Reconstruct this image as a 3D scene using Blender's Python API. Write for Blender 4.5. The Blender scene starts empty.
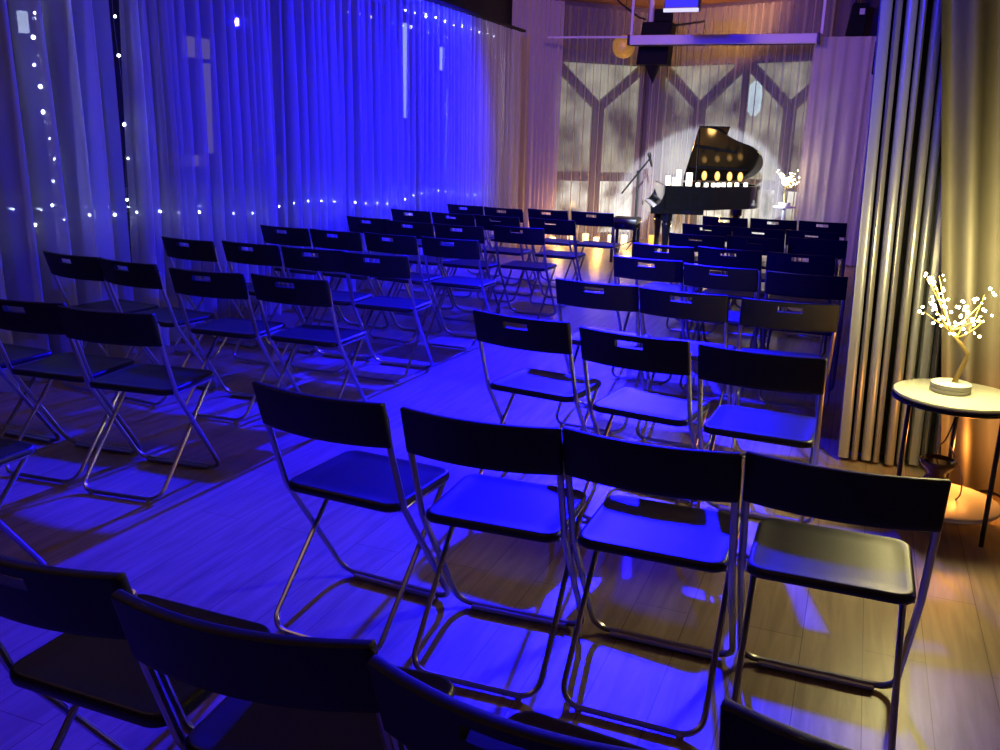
import bpy, bmesh, math, random
from mathutils import Vector, Matrix
random.seed(7)
C = bpy.context.scene.collection
PI = math.pi

# ------------------------------------------------------------------ materials
def new_mat(name):
    m = bpy.data.materials.new(name); m.use_nodes = True
    nt = m.node_tree
    for n in list(nt.nodes): nt.nodes.remove(n)
    out = nt.nodes.new('ShaderNodeOutputMaterial')
    return m, nt, out

def principled(name, col, rough=.5, metal=0., noise=.0, nscale=20., coat=0., emit=None, estr=0., spec=.5, bump=0., bscale=200.):
    m, nt, out = new_mat(name)
    b = nt.nodes.new('ShaderNodeBsdfPrincipled')
    b.inputs['Base Color'].default_value = (*col, 1)
    b.inputs['Roughness'].default_value = rough
    b.inputs['Metallic'].default_value = metal
    b.inputs['Coat Weight'].default_value = coat
    b.inputs['Specular IOR Level'].default_value = spec
    if emit:
        b.inputs['Emission Color'].default_value = (*emit, 1)
        b.inputs['Emission Strength'].default_value = estr
    if noise or bump:
        tc = nt.nodes.new('ShaderNodeTexCoord')
    if noise:
        n = nt.nodes.new('ShaderNodeTexNoise'); n.inputs['Scale'].default_value = nscale; n.inputs['Detail'].default_value = 4
        r = nt.nodes.new('ShaderNodeMixRGB'); r.blend_type = 'MULTIPLY'; r.inputs['Fac'].default_value = noise
        r.inputs['Color1'].default_value = (*col, 1)
        nt.links.new(tc.outputs['Object'], n.inputs['Vector'])
        nt.links.new(n.outputs['Fac'], r.inputs['Color2'])
        nt.links.new(r.outputs['Color'], b.inputs['Base Color'])
    if bump:
        n2 = nt.nodes.new('ShaderNodeTexNoise'); n2.inputs['Scale'].default_value = bscale
        bp = nt.nodes.new('ShaderNodeBump'); bp.inputs['Strength'].default_value = bump; bp.inputs['Distance'].default_value = .002
        nt.links.new(tc.outputs['Object'], n2.inputs['Vector'])
        nt.links.new(n2.outputs['Fac'], bp.inputs['Height'])
        nt.links.new(bp.outputs['Normal'], b.inputs['Normal'])
    nt.links.new(b.outputs['BSDF'], out.inputs['Surface'])
    return m

def emission(name, col, s):
    m, nt, out = new_mat(name)
    e = nt.nodes.new('ShaderNodeEmission'); e.inputs['Color'].default_value = (*col, 1); e.inputs['Strength'].default_value = s
    nt.links.new(e.outputs['Emission'], out.inputs['Surface'])
    return m

def sheer(name, col, clear, trans=.5, edge=.02):
    """woven voile: some rays pass straight through, the rest is diffuse and translucent thread"""
    m, nt, out = new_mat(name)
    d = nt.nodes.new('ShaderNodeBsdfDiffuse'); d.inputs['Color'].default_value = (*col, 1)
    t = nt.nodes.new('ShaderNodeBsdfTranslucent'); t.inputs['Color'].default_value = (*col, 1)
    a = nt.nodes.new('ShaderNodeMixShader'); a.inputs['Fac'].default_value = trans
    nt.links.new(d.outputs[0], a.inputs[1]); nt.links.new(t.outputs[0], a.inputs[2])
    p = nt.nodes.new('ShaderNodeBsdfTransparent'); p.inputs['Color'].default_value = (1, 1, 1, 1)
    # seen edge-on, more thread is in the way (true of any thin weave)
    lw = nt.nodes.new('ShaderNodeLayerWeight'); lw.inputs['Blend'].default_value = .5
    mr = nt.nodes.new('ShaderNodeMapRange')
    mr.inputs['From Min'].default_value = 0; mr.inputs['From Max'].default_value = 1
    mr.inputs['To Min'].default_value = clear; mr.inputs['To Max'].default_value = edge
    nt.links.new(lw.outputs['Facing'], mr.inputs['Value'])
    mx = nt.nodes.new('ShaderNodeMixShader')
    nt.links.new(mr.outputs['Result'], mx.inputs['Fac'])
    nt.links.new(a.outputs[0], mx.inputs[1]); nt.links.new(p.outputs[0], mx.inputs[2])
    nt.links.new(mx.outputs[0], out.inputs['Surface'])
    return m

def wood_floor():
    m, nt, out = new_mat('oak_plank_floor')
    N = nt.nodes.new; L = nt.links.new
    tc = N('ShaderNodeTexCoord')
    mp = N('ShaderNodeMapping'); mp.inputs['Rotation'].default_value = (0, 0, PI/2); mp.inputs['Location'].default_value = (.2, .02, 0)
    L(tc.outputs['Object'], mp.inputs['Vector'])
    br = N('ShaderNodeTexBrick')
    br.inputs['Color1'].default_value = (.44, .34, .235, 1); br.inputs['Color2'].default_value = (.405, .312, .212, 1)
    br.inputs['Mortar'].default_value = (.17, .125, .085, 1)
    br.inputs['Scale'].default_value = 1.0; br.inputs['Mortar Size'].default_value = .0016
    br.inputs['Brick Width'].default_value = 1.25; br.inputs['Row Height'].default_value = .175
    br.offset = .37
    L(mp.outputs[0], br.inputs['Vector'])
    m2 = N('ShaderNodeMapping'); m2.inputs['Scale'].default_value = (14, 1.1, 1)
    L(tc.outputs['Object'], m2.inputs['Vector'])
    nz = N('ShaderNodeTexNoise'); nz.inputs['Scale'].default_value = 2.2; nz.inputs['Detail'].default_value = 8; nz.inputs['Distortion'].default_value = .8
    L(m2.outputs[0], nz.inputs['Vector'])
    cr = N('ShaderNodeValToRGB')
    cr.color_ramp.elements[0].position = .3; cr.color_ramp.elements[0].color = (.62, .6, .58, 1)
    cr.color_ramp.elements[1].position = .7; cr.color_ramp.elements[1].color = (1.12, 1.12, 1.12, 1)
    L(nz.outputs['Fac'], cr.inputs['Fac'])
    mu = N('ShaderNodeMixRGB'); mu.blend_type = 'MULTIPLY'; mu.inputs['Fac'].default_value = .8
    L(br.outputs['Color'], mu.inputs['Color1']); L(cr.outputs['Color'], mu.inputs['Color2'])
    b = N('ShaderNodeBsdfPrincipled'); b.inputs['Roughness'].default_value = .38; b.inputs['Specular IOR Level'].default_value = .5
    L(mu.outputs[0], b.inputs['Base Color'])
    bp = N('ShaderNodeBump'); bp.inputs['Strength'].default_value = .25; bp.inputs['Distance'].default_value = .002
    L(nz.outputs['Fac'], bp.inputs['Height']); L(bp.outputs[0], b.inputs['Normal'])
    L(b.outputs[0], out.inputs['Surface'])
    return m

def lit_glass(name, c1, c2, s, scale):
    """a window pane with the lit street behind it: soft uneven glow"""
    m, nt, out = new_mat(name)
    N = nt.nodes.new; L = nt.links.new
    tc = N('ShaderNodeTexCoord'); nz = N('ShaderNodeTexNoise'); nz.inputs['Scale'].default_value = scale; nz.inputs['Detail'].default_value = 3
    L(tc.outputs['Object'], nz.inputs['Vector'])
    cr = N('ShaderNodeValToRGB'); cr.color_ramp.elements[0].position = .35; cr.color_ramp.elements[1].position = .68
    cr.color_ramp.elements[0].color = (*c1, 1); cr.color_ramp.elements[1].color = (*c2, 1)
    L(nz.outputs['Fac'], cr.inputs['Fac'])
    e = N('ShaderNodeEmission'); e.inputs['Strength'].default_value = s
    L(cr.outputs['Color'], e.inputs['Color'])
    g = N('ShaderNodeBsdfGlossy'); g.inputs['Roughness'].default_value = .05; g.inputs['Color'].default_value = (.05, .05, .05, 1)
    a = N('ShaderNodeAddShader'); L(e.outputs[0], a.inputs[0]); L(g.outputs[0], a.inputs[1])
    t = N('ShaderNodeBsdfTransparent'); t.inputs['Color'].default_value = (.5, .5, .5, 1)
    b = N('ShaderNodeAddShader'); L(a.outputs[0], b.inputs[0]); L(t.outputs[0], b.inputs[1])
    L(b.outputs[0], out.inputs['Surface'])
    return m

M = {}
M['floor'] = wood_floor()
M['black_plastic'] = principled('black_plastic', (.011, .011, .013), .5, bump=.25, bscale=350, spec=.28)
M['seat_plastic'] = principled('black_seat_plastic', (.014, .014, .016), .40, bump=.2, bscale=260, spec=.5)
M['chrome'] = principled('satin_steel_tube', (.46, .46, .49), .28, 1.0)
M['glide'] = principled('grey_glide', (.5, .5, .5), .5)
M['sheer_left'] = sheer('white_voile', (.70, .70, .74), .52, .45, .10)
M['sheer_bay'] = sheer('ivory_voile', (.70, .65, .64), .72, .5)
M['sheer_dense'] = sheer('mauve_white_voile', (.70, .62, .64), .08, .4)
M['drape'] = principled('beige_velvet_drape', (.19, .17, .135), .7, noise=.25, nscale=6)
M['panel'] = principled('silver_folding_panel', (.44, .45, .46), .34, .4, noise=.15, nscale=5)
M['panel_b'] = principled('champagne_folding_panel', (.38, .37, .33), .30, .4, noise=.2, nscale=5)
M['panel_gap'] = principled('dark_seal', (.012, .012, .014), .6)
M['wall_dark'] = principled('dark_plaster', (.006, .006, .007), .8, noise=.3, nscale=3)
M['wall_bay'] = principled('bay_plaster', (.16, .12, .13), .8, noise=.3, nscale=3)
M['wall_right'] = principled('wall_plaster', (.28, .24, .22), .8, noise=.2, nscale=3)
M['ceiling'] = principled('orange_wood_ceiling', (.50, .25, .08), .55, noise=.35, nscale=4)
M['frame'] = principled('window_frame', (.10, .085, .085), .5, noise=.2, nscale=8)

M['pane'] = lit_glass('street_lit_pane', (.05, .045, .03), (.60, .58, .42), .5, 1.9)
M['pane_low'] = lit_glass('street_lit_low_pane', (.07, .06, .04), (.95, .93, .80), 1.0, 2.6)
M['ebony'] = principled('black_piano_lacquer', (.002, .002, .0025), .09, coat=.5, spec=.5)
M['ebony_in'] = principled('lacquer_lid_underside', (.005, .004, .0035), .14, spec=.5)
M['gold_plate'] = principled('gold_iron_plate', (.55, .32, .10), .35, .7)
M['spruce'] = principled('spruce_soundboard', (.45, .24, .09), .45, noise=.3, nscale=12)
M['ivory'] = principled('ivory_key', (.78, .75, .68), .3)
M['leather'] = principled('black_leather', (.02, .02, .022), .4, bump=.3, bscale=120)
M['black_metal'] = principled('black_metal', (.012, .012, .013), .38, .4)
M['brass'] = principled('brass', (.65, .45, .15), .3, 1.0)
M['wax_hot'] = principled('glowing_wax_pale', (.85, .78, .6), .5, emit=(1, .80, .40), estr=.95)
M['wax_amber'] = principled('glowing_wax_amber', (.25, .14, .04), .5, emit=(1, .50, .09), estr=1.25)  # amber wax, shared with the added reflection glows under the lid
M['flame'] = emission('candle_flame', (1, .62, .2), 14)
M['wick'] = principled('wick', (.03, .02, .02), .9)
M['led'] = emission('led_cool_white', (.62, .72, 1), 34)
M['led_warm'] = emission('led_warm_white', (1, .88, .42), 40)
M['wire'] = principled('thin_wire', (.35, .35, .36), .4, .6)
M['wire_gold'] = principled('bronze_wire', (.42, .30, .10), .4, .7)
M['white'] = principled('white_enamel', (.75, .74, .68), .4)
M['tabletop'] = principled('white_gloss_table_top', (.74, .73, .62), .12, coat=.5)
M['brown_glaze'] = principled('brown_glazed_ceramic', (.10, .035, .018), .14, coat=.4)
M['screen_case'] = principled('lavender_white_case', (.70, .66, .72), .5)
M['speaker'] = principled('black_speaker', (.004, .004, .006), .7, bump=.3, bscale=150, spec=.15)
M['blue_face'] = emission('blue_led_face', (.05, .035, 1.0), 1.1)
M['white_led'] = emission('blue_white_led_bar', (.62, .60, 1.0), 1.3)
M['gold_ball'] = principled('gold_wicker', (.75, .42, .08), .45, .3, noise=.8, nscale=40, emit=(1, .5, .08), estr=.22)
M['sticker'] = principled('pale_sticker', (.6, .6, .6), .5)
M['lamp_lens'] = emission('lamp_lens', (.85, .92, 1), 3)
M['cord'] = principled('pale_cord', (.6, .55, .45), .5)

m, nt, out = new_mat('night_window_glass')
tr = nt.nodes.new('ShaderNodeBsdfTransparent'); tr.inputs['Color'].default_value = (.75, .78, .8, 1)
gl = nt.nodes.new('ShaderNodeBsdfGlossy'); gl.inputs['Roughness'].default_value = .02; gl.inputs['Color'].default_value = (.8, .8, .8, 1)
mx = nt.nodes.new('ShaderNodeMixShader'); mx.inputs['Fac'].default_value = .10
nt.links.new(tr.outputs[0], mx.inputs[1]); nt.links.new(gl.outputs[0], mx.inputs[2]); nt.links.new(mx.outputs[0], out.inputs['Surface'])
M['night_glass'] = m

# ------------------------------------------------------------------ mesh helpers
class MB:
    def __init__(s): s.v = []; s.f = []
    def add(s, vs, fs):
        o = len(s.v); s.v += [tuple(v) for v in vs]; s.f += [tuple(i+o for i in f) for f in fs]; return s
    def box(s, c, size, rz=0., M4=None):
        hx, hy, hz = (k/2 for k in size); vs = []
        cr, sr = math.cos(rz), math.sin(rz)
        for dz in (-hz, hz):
            for dx, dy in ((-hx, -hy), (hx, -hy), (hx, hy), (-hx, hy)):
                p = Vector((c[0]+cr*dx-sr*dy, c[1]+sr*dx+cr*dy, c[2]+dz)); vs.append(M4 @ p if M4 else p)
        return s.add(vs, [(3, 2, 1, 0), (4, 5, 6, 7), (0, 1, 5, 4), (1, 2, 6, 5), (2, 3, 7, 6), (3, 0, 4, 7)])
    def bar(s, a, b, w, t, up=(0, 0, 1)):
        a, b = Vector(a), Vector(b); d = (b-a).normalized(); u = Vector(up)
        x = d.cross(u).normalized(); y = x.cross(d).normalized(); vs = []
        for p in (a, b):
            for i, j in ((-1, -1), (1, -1), (1, 1), (-1, 1)): vs.append(p+x*(i*w/2)+y*(j*t/2))
        return s.add(vs, [(3, 2, 1, 0), (4, 5, 6, 7), (0, 1, 5, 4), (1, 2, 6, 5), (2, 3, 7, 6), (3, 0, 4, 7)])
    def lathe(s, prof, n=24, c=(0, 0, 0), M4=None):
        vs = []; fs = []
        for r, z in prof:
            for k in range(n):
                a = 2*PI*k/n; p = Vector((c[0]+r*math.cos(a), c[1]+r*math.sin(a), c[2]+z)); vs.append(M4 @ p if M4 else p)
        for i in range(len(prof)-1):
            for k in range(n):
                k2 = (k+1) % n; fs.append((i*n+k, i*n+k2, (i+1)*n+k2, (i+1)*n+k))
        fs.append(tuple(range(n))[::-1]); fs.append(tuple(range((len(prof)-1)*n, len(prof)*n)))
        return s.add(vs, fs)
    def tube(s, pts, r, n=8, closed=False, radii=None):
        pts = [Vector(p) for p in pts]; vs = []; fs = []; N = len(pts); prev = None
        for i, p in enumerate(pts):
            if closed: d = pts[(i+1) % N]-pts[i-1]
            else: d = pts[min(i+1, N-1)]-pts[max(i-1, 0)]
            d.normalize()
            if prev is None:
                u = Vector((0, 0, 1)) if abs(d.z) < .9 else Vector((1, 0, 0))
                x = d.cross(u).normalized()
            else: x = (prev-d*prev.dot(d)).normalized()
            prev = x; y = d.cross(x); rr = radii[i] if radii else r
            for k in range(n):
                a = 2*PI*k/n; vs.append(p+x*(rr*math.cos(a))+y*(rr*math.sin(a)))
        for i in range(N if closed else N-1):
            for k in range(n):
                a0 = i*n+k; a1 = i*n+(k+1) % n; j = (i+1) % N; fs.append((a0, a1, j*n+(k+1) % n, j*n+k))
        if not closed: fs.append(tuple(range(n))[::-1]); fs.append(tuple(range((N-1)*n, N*n)))
        return s.add(vs, fs)
    def prism(s, poly, z0, z1, M4=None):
        n = len(poly); vs = [Vector((x, y, z0)) for x, y in poly]+[Vector((x, y, z1)) for x, y in poly]
        if M4: vs = [M4 @ v for v in vs]
        fs = [tuple(range(n))[::-1], tuple(range(n, 2*n))]+[(i, (i+1) % n, n+(i+1) % n, n+i) for i in range(n)]
        return s.add(vs, fs)
    def sphere(s, c, r, n=12, m=8, sc=(1, 1, 1)):
        prof = []
        vs = [(c[0], c[1], c[2]-r*sc[2])]; fs = []
        for j in range(1, m):
            t = -PI/2+PI*j/m
            for k in range(n):
                a = 2*PI*k/n; vs.append((c[0]+r*sc[0]*math.cos(t)*math.cos(a), c[1]+r*sc[1]*math.cos(t)*math.sin(a), c[2]+r*sc[2]*math.sin(t)))
        vs.append((c[0], c[1], c[2]+r*sc[2])); last = len(vs)-1
        for k in range(n):
            fs.append((0, 1+(k+1) % n, 1+k)); fs.append((last, last-n+k, last-n+(k+1) % n))
        for j in range(m-2):
            for k in range(n): fs.append((1+j*n+k, 1+j*n+(k+1) % n, 1+(j+1)*n+(k+1) % n, 1+(j+1)*n+k))
        return s.add(vs, fs)
    def build(s, name, mat, parent=None, smooth=False, bevel=0., seg=2, loc=None, angle=40):
        me = bpy.data.meshes.new(name); me.from_pydata(s.v, [], s.f)
        bm = bmesh.new(); bm.from_mesh(me); bmesh.ops.recalc_face_normals(bm, faces=bm.faces[:])
        if bevel:
            es = [e for e in bm.edges if len(e.link_faces) == 2 and e.calc_face_angle(0) > .6]
            bmesh.ops.bevel(bm, geom=es, offset=bevel, segments=seg, affect='EDGES', profile=.5)
        if smooth:
            for f in bm.faces: f.smooth = True
            for e in bm.edges:
                if len(e.link_faces) == 2 and e.calc_face_angle(0) > math.radians(angle): e.smooth = False
        bm.to_mesh(me); bm.free()
        me.materials.append(mat)
        o = bpy.data.objects.new(name, me); C.objects.link(o)
        if parent: o.parent = parent
        if loc: o.location = loc
        return o

def arc_corner(p0, p1, p2, r, n=5):
    """points of a rounded corner at p1"""
    p0, p1, p2 = Vector(p0), Vector(p1), Vector(p2)
    d0 = (p0-p1).normalized(); d1 = (p2-p1).normalized(); a = d0.angle(d1); t = r/math.tan(a/2)
    s, e = p1+d0*t, p1+d1*t; c = p1+(d0+d1).normalized()*(r/math.sin(a/2)); o = []
    v0, v1 = s-c, e-c; w = v0.angle(v1)
    for i in range(n+1):
        k = i/n; o.append(c+(v0*math.sin((1-k)*w)+v1*math.sin(k*w))/math.sin(w))
    return o
def rounded_path(pts, rs, n=5):
    o = [Vector(pts[0])]
    for i in range(1, len(pts)-1): o += arc_corner(pts[i-1], pts[i], pts[i+1], rs[i-1], n)
    o.append(Vector(pts[-1])); return o

def thing(name, label, cat, loc=(0, 0, 0), rz=0, group=None):
    o = bpy.data.objects.new(name, None); C.objects.link(o)
    o.location = loc; o.rotation_euler = (0, 0, rz); o.empty_display_size = .1
    o['label'] = label; o['category'] = cat; o['kind'] = 'thing'
    if group: o['group'] = group
    return o
def tag(o, label, cat, group=None):
    o['label'] = label; o['category'] = cat; o['kind'] = 'thing'
    if group: o['group'] = group
    return o
def struct(o): o['kind'] = 'structure'; return o
def copy_tree(o, parent=None):
    c = o.copy(); C.objects.link(c)
    if parent: c.parent = parent
    for ch in list(o.children): copy_tree(ch, c)
    return c

# ------------------------------------------------------------------ camera
cd = bpy.data.cameras.new('camera'); cam = bpy.data.objects.new('camera', cd); C.objects.link(cam)
right = Vector((.929227, .368396, .028666)); up = Vector((-.118444, .223474, .967487)); fwd = Vector((-.350012, .90241, -.251293))
mt = Matrix(((right.x, up.x, -fwd.x, 0), (right.y, up.y, -fwd.y, 0), (right.z, up.z, -fwd.z, 1.47), (0, 0, 0, 1)))
cam.matrix_world = mt
cd.sensor_width = 36; cd.lens = 909.96/1000*36; cd.shift_y = (373.19-375)/1000; cd.clip_start = .05
bpy.context.scene.camera = cam

# ------------------------------------------------------------------ setting
H = 3.36          # ceiling height
AP, LF, RT = Vector((-3.2, 13.9)), Vector((-4.19, 12.9)), Vector((-.72, 12.8))     # line of the bay curtain
struct(MB().box((-1.4, 6.2, -.05), (8.4, 18.4, .1)).build('floor', M['floor']))
struct(MB().box((-1.4, 6.2, H+.05), (8.4, 18.4, .1)).build('ceiling', M['ceiling']))
struct(MB().box((1.2, -1.75, H/2), (3.1, .1, H)).build('wall_rear', M['wall_right']))
struct(MB().box((-2.9, -1.75, H/2), (5.1, .1, H)).build('wall_rear', M['wall_right']))
struct(MB().box((2.55, 1.4, H/2), (.1, 6.4, H)).build('wall_right', M['wall_right']))
struct(MB().box((1.34, 4.80, H/2), (2.52, .1, H)).build('wall_right_return', M['wall_right']))
struct(MB().box((.13, 9.45, H/2), (.1, 9.4, H)).build('wall_right_hall', M['wall_bay']))
struct(MB().box((-.1, 14.15, H/2), (1.3, .1, H)).build('wall_far_right', M['wall_bay']))
# left window wall: sill, header, posts and night panes
struct(MB().box((-4.85, 5.4, 3.08), (.12, 14.2, .56)).build('wall_left', M['wall_dark']))
struct(MB().box((-4.85, 5.4, .06), (.14, 14.2, .12)).build('trim_1', M['wall_dark']))
wi = 1
y = -1.6
while y < 12.4:
    y1 = min(y+1.75, 12.45)
    w = MB()
    w.box((-4.85, y+.035, 1.46), (.10, .07, 2.68)); w.box((-4.85, y1-.035, 1.46), (.10, .07, 2.68))
    w.box((-4.85, (y+y1)/2, .15), (.10, y1-y-.14, .06)); w.box((-4.85, (y+y1)/2, 2.77), (.10, y1-y-.14, .06)); w.box((-4.85, (y+y1)/2, 1.02), (.08, y1-y-.14, .05))
    f = struct(w.build('window_%d' % wi, M['frame'])); wi += 1
    struct(MB().box((-4.85, (y+y1)/2, 1.46), (.012, y1-y-.14, 2.56)).build('pane', M['night_glass'], f))
    y = y1
# far building outside the left windows
struct(MB().box((-9.5, 10, 1.6), (.3, 30, 7)).build('wall_outside', M['wall_dark']))
# bay walls stand .28 m behind the bay curtain
def off(p, q, d):
    t = (q-p).normalized(); return Vector((-t.y, t.x))*d
nl = off(LF, AP, .28); nr = off(AP, RT, .28)
A2 = AP+Vector((.02, .34)); L2 = LF+nl+(LF-AP).normalized()*.5; R2 = RT+nr+(RT-AP).normalized()*.25
def wall_seg(name, a, b, z0, z1, mat, th=.12):
    d = b-a; c = (a+b)/2
    return MB().box((c.x, c.y, (z0+z1)/2), (d.length, th, z1-z0), math.atan2(d.y, d.x)).build(name, mat)
struct(wall_seg('wall_bay_left', L2, A2, 2.56, H, M['wall_bay']))
struct(wall_seg('wall_bay_right', A2, R2, 2.56, H, M['wall_bay']))
struct(wall_seg('wall_bay_corner', Vector((-4.9, 12.35)), L2, 0, H, M['wall_bay']))
struct(wall_seg('wall_bay_end', R2, Vector((.5, 13.9)), 0, H, M['wall_bay']))
struct(MB().box((A2.x-.02, A2.y-.03, 1.28), (.34, .20, 2.56), .1).build('wall_bay_post', M['wall_bay']))
def bay_window(p, q, ym, low_bright):
    """one module: Y-shaped mullion, transom and lit panes"""
    global wi
    d = q-p; Lm = d.length; t = d.normalized(); n = Vector((-t.y, t.x)); up3 = (n.x, n.y, 0)
    def P(s, z, o=0): v = p+t*(s*Lm)+n*o; return (v.x, v.y, z)
    w = MB()
    w.bar(P(.03, 2.54), P(.5, ym), .12, .10, up3); w.bar(P(.97, 2.54), P(.5, ym), .12, .10, up3); w.bar(P(.5, ym+.05), P(.5, 0), .15, .10, up3)
    w.bar(P(0, .93), P(1, .93), .13, .09, up3); w.bar(P(0, .04), P(1, .04), .10, .09, up3)
    w.bar(P(.0, 2.56), P(.0, 0), .07, .10, up3); w.bar(P(1, 2.56), P(1, 0), .07, .10, up3)
    f = struct(w.build('window_%d' % wi, M['frame'])); wi += 1
    a = P(0, 0, .05); b = P(1, 0, .05)
    g = MB(); cx, cy = (a[0]+b[0])/2, (a[1]+b[1])/2
    g.box((cx, cy, 1.75), (Lm-.02, .012, 1.60), math.atan2(t.y, t.x)); struct(g.build('pane', M['pane'], f))
    g = MB(); g.box((cx, cy, .46), (Lm-.02, .012, .88), math.atan2(t.y, t.x)); struct(g.build('pane', M['pane_low'], f))
bay_window(LF+nl-(AP-LF)*.02, A2+(L2-A2).normalized()*.13, 1.93, 1)
s0 = A2+(R2-A2).normalized()*.15; s1 = R2-(R2-A2).normalized()*.05; mid = (s0+s1)/2
bay_window(s0, mid, 1.96, 0); bay_window(mid, s1, 1.96, 1)

# ------------------------------------------------------------------ curtains
def pleats(path, z0, z1, per, amp, mat, name, flare=.25, seed=1, nz=7, step=.012, top_amp=.5, shift=None, jitter=.35):
    """a hanging pleated cloth along a plan path (list of 2-D points); returns the mesh object"""
    rnd = random.Random(seed)
    pts = [Vector(p) for p in path]; segs = [(pts[i+1]-pts[i]).length for i in range(len(pts)-1)]; L = sum(segs)
    n = max(8, int(L/step))
    # irregular phase
    nk = int(L/per)+2; ks = [0.]
    while ks[-1] < L+per*2: ks.append(ks[-1]+per*(1+rnd.uniform(-jitter, jitter)))
    amps = [rnd.uniform(.55, 1.2) for _ in ks]; leans = [rnd.uniform(-1, 1) for _ in ks]
    vs = []; fs = []
    def at(s):
        s = max(0, min(L, s)); i = 0
        while i < len(segs)-1 and s > segs[i]: s -= segs[i]; i += 1
        t = (pts[i+1]-pts[i]).normalized(); return pts[i]+t*s, Vector((-t.y, t.x)), t
    j = 0
    for i in range(n+1):
        s = L*i/n
        while ks[j+1] < s: j += 1
        ph = (s-ks[j])/(ks[j+1]-ks[j]); a = amps[j]*(1-ph)+amps[j+1]*ph; le = leans[j]*(1-ph)+leans[j+1]*ph
        off_ = math.sin(2*PI*ph); off_ = math.copysign(abs(off_)**.75, off_)
        p, nn, t = at(s)
        for k in range(nz):
            v = k/(nz-1); z = z1+(z0-z1)*v
            am = amp*a*(top_amp+(1-top_amp)*min(1, v*2.2)+flare*v*v)
            sl = le*per*.30*v+ (shift(s/L, v) if shift else 0)
            q = p+nn*(off_*am)+t*sl; vs.append((q.x, q.y, z))
    for i in range(n):
        for k in range(nz-1):
            a0 = i*nz+k; fs.append((a0, a0+nz, a0+nz+1, a0+1))
    me = bpy.data.meshes.new(name); me.from_pydata(vs, [], fs); me.materials.append(mat)
    for pl in me.polygons: pl.use_smooth = True
    o = bpy.data.objects.new(name, me); C.objects.link(o); return o

CX = -4.40
for i, (y0, y1, lab) in enumerate(((1.2, 4.57, 'white sheer curtain at the left edge of the photo, nearest the viewer, loose wide folds'),
                                    (4.73, 8.00, 'long blue-lit middle sheer curtain on the left, beside the third to sixth chair rows'),
                                    (8.02, 11.75, 'far sheer curtain on the left, turning lilac towards the stage corner'))):
    o = pleats([(CX, y0), (CX, y1)], .015, 2.79, (.21, .115, .105)[i], (.080, .062, .05)[i], M['sheer_left'], 'sheer_curtain', seed=3+i, jitter=.45, flare=(.5, .35, .2)[i])
    tag(o, lab, 'curtain', 'sheer curtains along the left windows')
struct(MB().box((CX, 5.9, 2.815), (.05, 11.9, .03)).build('trim_2', M['wall_dark']))
o = pleats([(-4.215, 12.875), LF+Vector((0, 0)), AP+Vector((-.05, -.03))], .015, 3.27, .125, .055, M['sheer_bay'], 'sheer_curtain', seed=11, flare=.1)
tag(o, 'ivory sheer curtain over the left bay window behind the microphone stand', 'curtain', 'sheer curtains in the bay')
o = pleats([AP+Vector((.05, -.05)), RT+(RT-AP).normalized()*.12], .015, 3.27, .125, .055, M['sheer_bay'], 'sheer_curtain', seed=12, flare=.1)
tag(o, 'ivory sheer curtain over the right bay windows directly behind the piano', 'curtain', 'sheer curtains in the bay')
o = pleats([(-4.72, 12.22), (-4.16, 12.76)], .015, 3.30, .085, .03, M['sheer_dense'], 'side_curtain', seed=13, flare=.1)
tag(o, 'narrow denser curtain in the left corner of the stage, orange from candles below', 'curtain')
o = pleats([(-.80, 12.35), (.06, 12.35)], .02, 2.76, .13, .03, M['sheer_dense'], 'side_curtain', seed=14, flare=.15)
tag(o, 'mauve lit pale curtain hanging right of the piano, hung lower than the bay curtains', 'curtain')
# beige drape on the right: left edge pulled to the right as it falls
def sh(s, v): return (1-s)*(.47*v) + .02*v
o = pleats([(.015, 4.26), (1.9, 4.20)], .02, 3.32, .17, .085, M['drape'], 'beige_drape', seed=5, flare=.1, top_amp=.9, shift=sh, nz=14, jitter=.3)
tag(o, 'heavy beige drape behind the small round table at the right edge', 'curtain')

# folding partition stack
fp = thing('folding_partition', 'stack of folded silver grey partition panels left of the beige drape', 'partition', (.0, 4.5, 0))
rnd = random.Random(4)
x = .022
widths = [.052, .030, .044, .026, .040, .034, .046, .022, .040, .028, .044, .030, .038, .034]
for i, w in enumerate(widths):
    dy = rnd.uniform(-.035, .02); lean = -.065
    mbp = MB(); hw = w/2; dep = .16
    prof = [(-hw, dep), (-hw, .012), (-hw+.006, .003), (-hw*.3, -.002 if i % 3 else .004), (hw*.4, 0.0), (hw-.006, .004), (hw, .014), (hw, dep)]
    vs = []; nn = len(prof)
    for z, ox in ((.02, 0), (3.33, lean*1.55)):
        for a, b in prof: vs.append((x+hw+a+ox, dy+b, z))
    fs = [(k, (k+1) % nn, nn+(k+1) % nn, nn+k) for k in range(nn)]+[tuple(range(nn))[::-1], tuple(range(nn, 2*nn))]
    mbp.add(vs, fs); mbp.build('panel', M['panel_b' if i in (1, 3, 4, 7, 9, 10, 12) else 'panel'], fp, smooth=True, angle=50)
    x += w+(.010, .016, .009, .026, .012, .018, .010, .028, .012, .016)[i % 10]
sl = MB(); vs = []
for z, ox in ((.02, 0), (3.33, -.10)):
    for a, b in ((.03, .10), (x-.01, .10), (x-.01, .14), (.03, .14)): vs.append((a+ox, b, z))
sl.add(vs, [(3, 2, 1, 0), (4, 5, 6, 7), (0, 1, 5, 4), (1, 2, 6, 5), (2, 3, 7, 6), (3, 0, 4, 7)]).build('seal_strip', M['panel_gap'], fp)  # dark sheet set behind the panel fronts, showing in the gaps

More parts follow.
